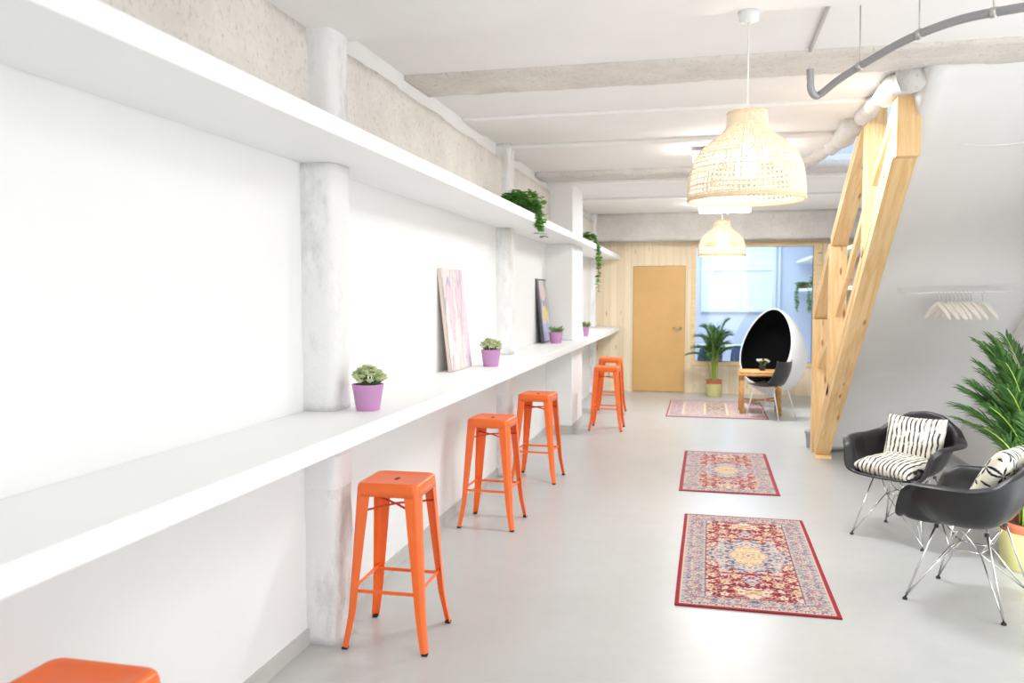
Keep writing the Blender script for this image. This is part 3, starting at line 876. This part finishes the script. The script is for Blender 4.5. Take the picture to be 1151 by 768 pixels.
pillow('black and cream striped cushion lying flat on the armchair seat', .42, .40, .13, M['cushA'], place(chA, (-.01, -.08, .482)), (R(4), R(2), za - R(8)))
zb = chB.rotation_euler.z
pillow('cream cushion with dark leaf print on the nearest black armchair', .40, .40, .13, M['attr_cloth'], place(chB, (.0, .11, .655)), (R(64), 0, zb), True)

# ------------------------------------------------------------------ pine stair railing (stringer, posts, rails) and the plastered underside of the flight
rl = thing('wooden_stair_railing', 'pale pine stair stringer with posts and slanted rails rising to the ceiling', 'stair railing')
def beam(name, p0, p1, w, h, mat='pine', groove=False, off=(0, 0), bevel=.004):
    """beam whose lower edge runs p0->p1, width w in X, height h above it"""
    p0, p1 = Vector(p0), Vector(p1); d = (p1 - p0); L = d.length; d.normalize()
    ay = Vector((1, 0, 0)); az = d.cross(ay)
    if az.z < 0: az = -az
    if abs(d.z) > .99: az = Vector((0, 1, 0))
    ay = az.cross(d)
    if ay.x < 0: ay = -ay; 
    m = MB().box((0, 0, 0), (L, w, h)) if not groove else MB().box((0, 0, 0), (L, w, h * .46)).box((0, .008, h * .46), (L, w, h * .54)).box((0, 0, h * .54), (L, w, h))
    o = m.build(name, M[mat], rl, bevel=bevel)
    # columns: local x -> d, y -> ay, z -> az
    mt = Matrix.Translation(p0) @ Matrix((d, ay, az)).transposed().to_4x4()
    o.matrix_local = mt; return o
SX, SW = 1.13, .14
sz = lambda y: .06 + .786 * (8.5 - y)
beam('stringer', (SX, 8.58, .03), (SX, 5.42, sz(5.42)), SW, .165, groove=True)
MB().box((SX - .005, 8.50, 0), (SX + SW + .005, 8.66, .035)).build('foot_block', M['pine'], rl, bevel=.003)
def post(y0, y1, z0, z1, x0=SX, x1=SX + .135):
    o = MB().box((0, 0, 0), (z1 - z0, x1 - x0, y1 - y0)).build('post', M['pine'], rl, bevel=.004)
    o.matrix_local = Matrix.Translation((x0, y0, z0)) @ Matrix(((0, 0, 1), (1, 0, 0), (0, 1, 0))).transposed().to_4x4() if False else Matrix.Translation((x0, y0, z0)) @ Matrix(((0, 1, 0), (0, 0, 1), (1, 0, 0))).to_4x4()
    return o
post(5.36, 5.50, 2.45, 2.955, SX, SX + .135)
post(6.30, 6.41, sz(6.30) + .09, 2.955)
post(7.80, 7.95, sz(7.80) + .09, 2.05)
post(8.84, 8.97, 0, 1.37)
beam('handrail', (SX, 7.83, 2.05), (SX, 6.38, 2.88), .135, .10, groove=True)
beam('handrail', (SX, 8.90, 1.37), (SX, 7.93, 2.0), .135, .10, groove=True)
beam('midrail', (SX + .045, 8.85, .86), (SX + .045, 7.95, 1.31), .04, .07)
beam('midrail', (SX + .045, 7.80, 1.42), (SX + .045, 6.41, 2.34), .04, .07)
beam('midrail', (SX + .045, 6.32, 2.38), (SX + .045, 5.47, 2.88), .04, .07)
# sloped soffit slab
s = MB(); xa, xb = SX + .12, RX + .02
pr = [(8.98, 0), (5.12, 2.93), (5.12, 3.1), (9.2, .0)]
N = 40; grid = []
for i in range(N + 1):
    q = i / N
    for k in range(13):
        x = xa + (xb - xa) * k / 12; y = 8.98 + (5.12 - 8.98) * q; z = 2.93 * q
        nrm = Vector((0, -.605, -.796)); d = .012 * noise.noise(Vector((x * 1.2, y * 1.1, z)))
        # soft plastered fillet towards the stringer
        if k == 0: d += .05
        if k == 1: d += .012
        grid.append(Vector((x, y, z)) + nrm * d)
s.v = [tuple(g) for g in grid]
for i in range(N):
    for k in range(12):
        a = i * 13 + k; s.f.append((a, a + 1, a + 14, a + 13))
so = s.build('ceiling_stair_soffit', M['soffit'], smooth=True); struct(so)
m = so.modifiers.new('s', 'SOLIDIFY'); m.thickness = .12; m.offset = -1
so.data.flip_normals() if so.data.polygons[0].normal.z > 0 else None
sof = lambda y: 2.93 * (8.98 - y) / 3.86
# faint plaster ridges across the soffit
k17 = 17
for (xs, xe, yc) in ((1.52, 2.40, 5.62), (1.36, 2.0, 7.78)):
    pts = [(xs + (xe - xs) * i / 12, yc + .02 * math.sin(i * .5), sof(yc + .02 * math.sin(i * .5)) + .004) for i in range(13)]
    struct(MB().tube(pts, [.002 + .007 * math.sin(PI * i / 12) for i in range(13)], 8).build('trim_%d' % k17, M['soffit'], smooth=True)); k17 += 1

# ------------------------------------------------------------------ rail with clothes hangers
RY, RZ = 6.58, 1.635
rr = thing('hanging_rail', 'thin white clothes rail across the plastered stair underside', 'clothes rail')
MB().tube([(1.49, RY, RZ - .012), (1.65, RY, RZ), (1.95, RY, RZ + .004), (2.2, RY, RZ + .012)], .006, 8).build('rod', M['white_metal'], rr, smooth=True)
for x in (1.50, 2.17):
    MB().tube([(x, RY, RZ), (x, RY + .24, RZ + .01)], .004, 8).build('bracket', M['white_metal'], rr)
def make_hanger(label):
    t = thing('clothes_hanger', label, 'clothes hanger', group='hangers on the clothes rail')
    hk = [(0, .018 * math.sin(a), .018 * math.cos(a) - .0092) for a in [R(-100) + R(250) * i / 14 for i in range(15)]]
    hk += [(0, .004, -.045), (0, 0, -.085)]
    MB().tube(hk, .002, 6).build('hook', M['steel'], t, smooth=True)
    m = MB()
    for sg in (1, -1):
        rings = []
        for i in range(11):
            q = i / 10; y = sg * .20 * q; z = -.08 - .105 * q ** 1.25
            hh = .017 - .004 * q; wd = .007 + .009 * math.sin(PI * q * .9)
            rings.append([(wd * math.cos(a), y, z + hh * math.sin(a)) for a in [2 * PI * j / 10 for j in range(10)]])
        m.sweep(rings)
    m.build('shoulder_bar', M['hanger'], t, smooth=True)
    return t
NTH = ['first', 'second', 'third', 'fourth', 'fifth', 'sixth', 'seventh', 'eighth', 'ninth', 'tenth']
hx = [1.70, 1.728, 1.757, 1.782, 1.81, 1.838, 1.865, 1.893, 1.925, 2.0]
hr = random.Random(8)
h0 = None
for i, x in enumerate(hx):
    z = RZ + .004 * (x - 1.65) / .3 - .001
    lb = 'pale wooden clothes hanger, %s from the left on the rail' % NTH[i]
    if i == 0: lb = 'pale wooden clothes hanger, leftmost on the rail with its left arm fully showing'
    if i == 9: lb = 'pale wooden clothes hanger hanging apart at the right end of the row'
    ry = R(hr.uniform(-5, 5)) + R(12)
    if h0 is None: h0 = make_hanger(lb); h0.location = (x, RY, z); h0.rotation_euler = (0, 0, ry)
    else: dup(h0, (x, RY, z), ry, lb)

# ------------------------------------------------------------------ egg chair, bamboo table, small black chair, far rug corner
EC = Vector((1.03, 12.45, .0))
eg = thing('egg_chair', 'white egg-shaped pod chair lined in black by the interior window', 'chair', EC)
def egg(scale, name, mat, plane_d, thick):
    zc, b, a = .80, .625, .465
    m = MB(); prof = []
    for i in range(41):
        th = PI * i / 40; ca = math.cos(th)
        prof.append((max(1e-4, a * scale * math.sin(th) * (1 + .15 * ca - .04 * ca * ca)), zc - b * scale * ca))
    m.lathe(prof, 80, cap0=False, cap1=False)
    me = bpy.data.meshes.new(name); me.from_pydata(m.v, [], m.f)
    bm = bmesh.new(); bm.from_mesh(me); bmesh.ops.remove_doubles(bm, verts=bm.verts, dist=1e-3)
    nrm = Vector((-.60, -.735, .315)).normalized()
    bmesh.ops.bisect_plane(bm, geom=bm.verts[:] + bm.edges[:] + bm.faces[:], plane_co=Vector((0, 0, zc)) + nrm * plane_d, plane_no=nrm, clear_outer=True)
    bmesh.ops.recalc_face_normals(bm, faces=bm.faces)
    bm.to_mesh(me); bm.free(); me.shade_smooth(); me.materials.append(mat)
    o = bpy.data.objects.new(name, me); C.objects.link(o); o.parent = eg
    if thick:
        s = o.modifiers.new('s', 'SOLIDIFY'); s.thickness = thick; s.offset = -1
    return o
egg(1., 'shell', M['egg'], .19, .015)
egg(.962, 'lining', M['black_fab'], .184, 0)
q = MB(); ring = []
MB().lathe([(.14, 0), (.14, .012), (.07, .03), (.05, .06), (.05, .19)], 36).build('pedestal', M['white_metal'], eg, smooth=True).data.set_sharp_from_angle(angle=R(40))
# seat cushion inside the egg
cu = MB(); cu.lathe([(.001, .44), (.24, .44), (.28, .47), (.28, .50), (.24, .53), (.001, .545)], 36, cap0=False, cap1=False)
cu.build('seat_cushion', M['black_fab'], eg, smooth=True)

bt = thing('bamboo_table', 'small bamboo side table in front of the egg chair', 'table', (.80, 11.66, 0))
tb = MB()
for k in range(13): tb.tube([(-.275, -.21 + .035 * k, .57), (.275, -.21 + .035 * k, .57)], .0165, 8)
tb.build('table_top', M['rattan'], bt, smooth=True)
ap = MB()
for y in (-.22, .22): ap.tube([(-.28, y, .54), (.28, y, .54)], .018, 8)
for x in (-.27, .27): ap.tube([(x, -.22, .53), (x, .22, .53)], .018, 8)
ap.build('apron', M['rattan'], bt, smooth=True)
for sx in (-1, 1):
    for sy in (-1, 1):
        lg = MB()
        for ox, oy in ((0, 0), (.026, 0), (0, .026)): lg.tube([(sx * (.255 - ox), sy * (.205 - oy), .01 + .0), (sx * (.255 - ox), sy * (.205 - oy), .53)], .015, 8)
        lg.v = [(x, y, max(0, z - .01) if z < .02 else z) for x, y, z in lg.v]
        lg.build('leg', M['rattan'], bt, smooth=True)
for a, b in (((-.24, -.2), (.24, .2)), ((-.24, .2), (.24, -.2))):
    MB().tube([(a[0], a[1], .17), (b[0], b[1], .19)], .012, 8).build('stretcher', M['rattan'], bt, smooth=True)
fp = thing('flower_pot', 'black pot of white flowers on the bamboo table', 'potted plant', (.83, 11.66, .587))
MB().lathe([(.035, 0), (.045, .07), (.04, .07), (.036, .055)], 24).build('pot', M['rubber'], fp, smooth=True)
fl = MB(); gl = MB(); rf = random.Random(2)
for k in range(26):
    a = rf.random() * 2 * PI; r_ = .085 * math.sqrt(rf.random()); z = .115 + .035 * (1 - (r_ / .09) ** 2) + rf.uniform(-.01, .01)
    p = (r_ * math.cos(a), r_ * math.sin(a), z); gl.tube([(0, 0, .05), p], .002, 5)
    for q_ in range(6):
        b = q_ * PI / 3; fl.leafblade(p, (math.cos(b), math.sin(b), .5), (0, 0, 1), .024, .018, 0)
fl.build('blossoms', M['flower'], fp); gl.build('stem', M['twig'], fp)

sc = thing('side_chair', 'small black shell chair on thin white legs at the bamboo table', 'chair', (.915, 11.22, 0), R(-124))
m = MB(); NU, NV = 14, 26
for j in range(NV + 1):
    v = j / NV
    if v < .5: q = v / .5; yy = -.23 + .36 * q; zz = .435 - .02 * math.sin(PI * q) + (.01 if q < .1 else 0); w = .215 + .01 * q
    else:
        q = (v - .5) / .5; yy = .13 + .085 * math.sin(q * PI / 2) + .03 * q; zz = .435 + .32 * q ** 1.15; w = .225 - .035 * q ** 2
    for i in range(NU + 1):
        u = i / NU * 2 - 1
        m.v.append((u * w, yy - (.055 * u * u if v >= .5 else .02 * u * u * (v / .5)), zz + .045 * u ** 4 * (1 - abs(v - .45) * 1.6 if v < .8 else .4)))
for j in range(NV):
    for i in range(NU):
        a = j * (NU + 1) + i; m.f.append((a, a + 1, a + NU + 2, a + NU + 1))
o = m.build('seat_shell', M['black'], sc, smooth=True); s_ = o.modifiers.new('s', 'SOLIDIFY'); s_.thickness = .008
for sx in (-1, 1):
    for (y0, y1) in ((-.15, -.24), (.13, .24)):
        MB().tube([(sx * .05, y0 * .8, .405), (sx * .15, y0, .40), (sx * .175, y0 + (y1 - y0) * .1, .37), (sx * .22, y1, 0)], .0075, 8).build('leg', M['white_metal'], sc, smooth=True)

# grey bin behind the foot of the railing
bn = thing('waste_bin', 'small grey lidded bin behind the foot of the stair railing', 'bin', (1.19, 9.12, 0))
MB().lathe([(.075, 0), (.09, .15)], 28).build('bin_body', M['bin'], bn, smooth=True).data.set_sharp_from_angle(angle=R(50))
MB().lathe([(.097, .15), (.097, .178), (.09, .186)], 28).build('lid', M['bin'], bn, smooth=True).data.set_sharp_from_angle(angle=R(50))

# ------------------------------------------------------------------ pendants
PROF = [(.087, .400), (.089, .36), (.094, .333), (.118, .30), (.16, .272), (.20, .24), (.228, .205), (.247, .165), (.259, .115), (.265, .06), (.266, .02), (.265, .0)]
def prof_at(s):
    f = s * (len(PROF) - 1); i = min(int(f), len(PROF) - 2); q = f - i
    return PROF[i][0] + (PROF[i + 1][0] - PROF[i][0]) * q, PROF[i][1] + (PROF[i + 1][1] - PROF[i][1]) * q
def make_pendant(label, loc, drop):
    t = thing('wicker_pendant_lamp', label, 'pendant lamp', loc, 0, 'wicker pendants'); t.scale = (.9, .9, .9); drop /= .9
    m = MB(); NR = 66
    for k in range(NR):
        a = 2 * PI * k / NR; pts = []
        for i in range(24):
            r, z = prof_at(i / 23); pts.append((r * math.cos(a), r * math.sin(a), z))
        m.tube(pts, .0036 if k % 3 else .005, 4, cap=False)
    for i in range(1, 22):
        r, z = prof_at(i / 22)
        m.tube([(r * math.cos(2 * PI * k / 64), r * math.sin(2 * PI * k / 64), z) for k in range(64)], .0036 if i % 3 else .005, 4, closed=True)
    m.build('shade', M['wicker'], t)
    for (r, z, w) in ((.266, 0, .008), (.088, .40, .007)):
        MB().tube([(r * math.cos(2 * PI * k / 72), r * math.sin(2 * PI * k / 72), z) for k in range(72)], w, 6, closed=True).build('rim', M['wicker_rim'], t, smooth=True)
    sp = MB()
    for k in range(3):
        a = 2 * PI * k / 3; sp.tube([(0, 0, .39), (.088 * math.cos(a), .088 * math.sin(a), .39)], .003, 6)
    sp.build('spider_fitting', M['white_metal'], t)
    so_ = MB().lathe([(.012, .40), (.022, .39), (.022, .30), (.02, .26)], 20).build('lamp_holder', M['white_metal'], t, smooth=True)
    MB().lathe([(.018, .262), (.028, .24), (.045, .20), (.055, .16), (.05, .125), (.03, .105), (.001, .098)], 24, cap1=False).build('bulb', M['bulb'], so_, smooth=True)
    MB().tube([(0, 0, .40), (0, 0, drop - .03)], .004, 8).build('cord', M['cord'], t, smooth=True)
    MB().lathe([(.01, drop - .05), (.045, drop - .04), (.05, drop)], 24).build('ceiling_canopy', M['white_metal'], t, smooth=True)
    return t
make_pendant('large woven wicker pendant lamp, the nearer of the two, glowing', (.18, 3.625, 2.02), 2.80 - 2.02)
make_pendant('woven wicker pendant lamp farther back, near the pine partition', (.205, 8.85, 2.03), 2.83 - 2.03)

# ------------------------------------------------------------------ ceiling tube fittings
def fitting(label, x0, x1, y, z):
    t = thing('ceiling_light', label, 'ceiling light', ((x0 + x1) / 2, y, z)); w = (x1 - x0) / 2
    MB().box((-w, -.09, 0), (w, .09, .03)).build('housing', M['white_metal'], t, bevel=.004)
    MB().box((-w + .01, -.08, -.075), (w - .01, .08, 0)).build('diffuser', M['diffuser'], t, bevel=.02)
    return t
fitting('bright tube light on the ceiling behind the nearer wicker pendant', -.09, .55, 7.42, 2.84)
fitting('bright tube light on the ceiling near the pine partition', -.05, .66, 11.9, 2.85)

# ------------------------------------------------------------------ conduit and cable at the ceiling
def smooth_path(P, n=8):
    P = [Vector(p) for p in P]; out = []
    for i in range(len(P) - 1):
        a = P[max(i - 1, 0)]; b = P[i]; c = P[i + 1]; d = P[min(i + 2, len(P) - 1)]
        for k in range(n):
            t = k / n; out.append(.5 * ((2 * b) + (c - a) * t + (2 * a - 5 * b + 4 * c - d) * t * t + (3 * b - a - 3 * c + d) * t ** 3))
    out.append(P[-1]); return out
cn = thing('ceiling_conduit', 'grey curved conduit pipe hanging under the ceiling, upper right', 'pipe')
PP = [(.487, 4.15, 2.685), (.49, 4.155, 2.655), (.495, 4.17, 2.60), (.515, 4.2, 2.575), (.545, 4.22, 2.58), (.62, 4.15, 2.63), (.72, 4.02, 2.67), (.84, 3.82, 2.70), (.98, 3.64, 2.71), (1.12, 3.52, 2.70), (1.28, 3.44, 2.69), (1.6, 3.38, 2.68)]
sp = smooth_path(PP)
MB().tube(sp, .0175, 12).build('pipe', M['pipe'], cn, smooth=True)
for i in (46, 58, 70):
    p = sp[i]; d = (sp[i + 1] - sp[i - 1]).normalized()
    c_ = MB().tube([p - d * .012, p + d * .012], .021, 12).tube([p, (p.x, p.y + .02, (2.795 if p.y + .02 < 3.64 else CZ))], .003, 6)
    c_.build('clip', M['steel'], cn, smooth=True)
cb = MB().tube([(.545, 3.67, 2.93), (.555, 4.72, 2.93)], .010, 8).build('ceiling_cable', M['grey_trim'], smooth=True)
tag(cb, 'thin pale cable running along the ceiling left of the grey conduit', 'cable')

# ------------------------------------------------------------------ light
def area(name, loc, rot, sx, sy, power, col=(1, 1, 1)):
    l = bpy.data.lights.new(name, 'AREA'); l.shape = 'RECTANGLE'; l.size = sx; l.size_y = sy; l.energy = power; l.color = col
    o = bpy.data.objects.new(name, l); C.objects.link(o); o.location = loc; o.rotation_euler = rot; return o
area('tube_light_near', (.6, 2.3, 2.78), (0, 0, 0), 1.0, .3, 7, (.92, .965, 1))
area('tube_light_middle', (.5, 5.6, 2.92), (0, 0, 0), .9, .3, 34, (.92, .965, 1))
area('tube_light_far', (.3, 10.95, 2.92), (0, 0, 0), .9, .3, 52, (.92, .965, 1))
area('unseen_front_fill', (1.3, -1.5, 1.6), (R(90), 0, 0), 2.0, 2.4, 17, (.93, .97, 1))  # unseen fill lamp added behind the camera to brighten the room
sf_ = area('unseen_soffit_fill', (2.28, 3.3, .7), (0, 0, 0), .9, .9, 11, (.93, .97, 1))  # unseen fill lamp added to lift the lower stair soffit
sf_.rotation_euler = (Vector((1.8, 8.6, .35)) - Vector((2.28, 3.3, .7))).to_track_quat('-Z', 'Y').to_euler(); sf_.data.spread = R(48)
area('stairwell_daylight', (1.75, 7.2, 4.5), (0, 0, 0), 1.0, 2.5, 20, (.82, .9, 1))
area('far_room_daylight', (.4, 15.6, 2.85), (0, 0, 0), 2.4, 1.6, 44, (.80, .89, 1))
w = bpy.data.worlds.new('World'); bpy.context.scene.world = w; w.use_nodes = True
bg = w.node_tree.nodes['Background']; bg.inputs[0].default_value = (.96, .98, 1, 1); bg.inputs[1].default_value = 1.6

# ------------------------------------------------------------------ camera
cd = bpy.data.cameras.new('camera'); cam = bpy.data.objects.new('camera', cd); C.objects.link(cam)
cd.sensor_width = 36; cd.lens = 920 / 1151 * 36; cd.clip_end = 100
cam.location = (0, 0, 1.617); cam.rotation_euler = (R(90 - 3.235), 0, R(12.986))
cd.dof.use_dof = True; cd.dof.focus_distance = 4.6; cd.dof.aperture_fstop = 2.8
sc_ = bpy.context.scene; sc_.camera = cam
sc_.view_settings.view_transform = 'Standard'; sc_.view_settings.look = 'None'
sc_.view_settings.exposure = 0.77; sc_.view_settings.gamma = 1.08
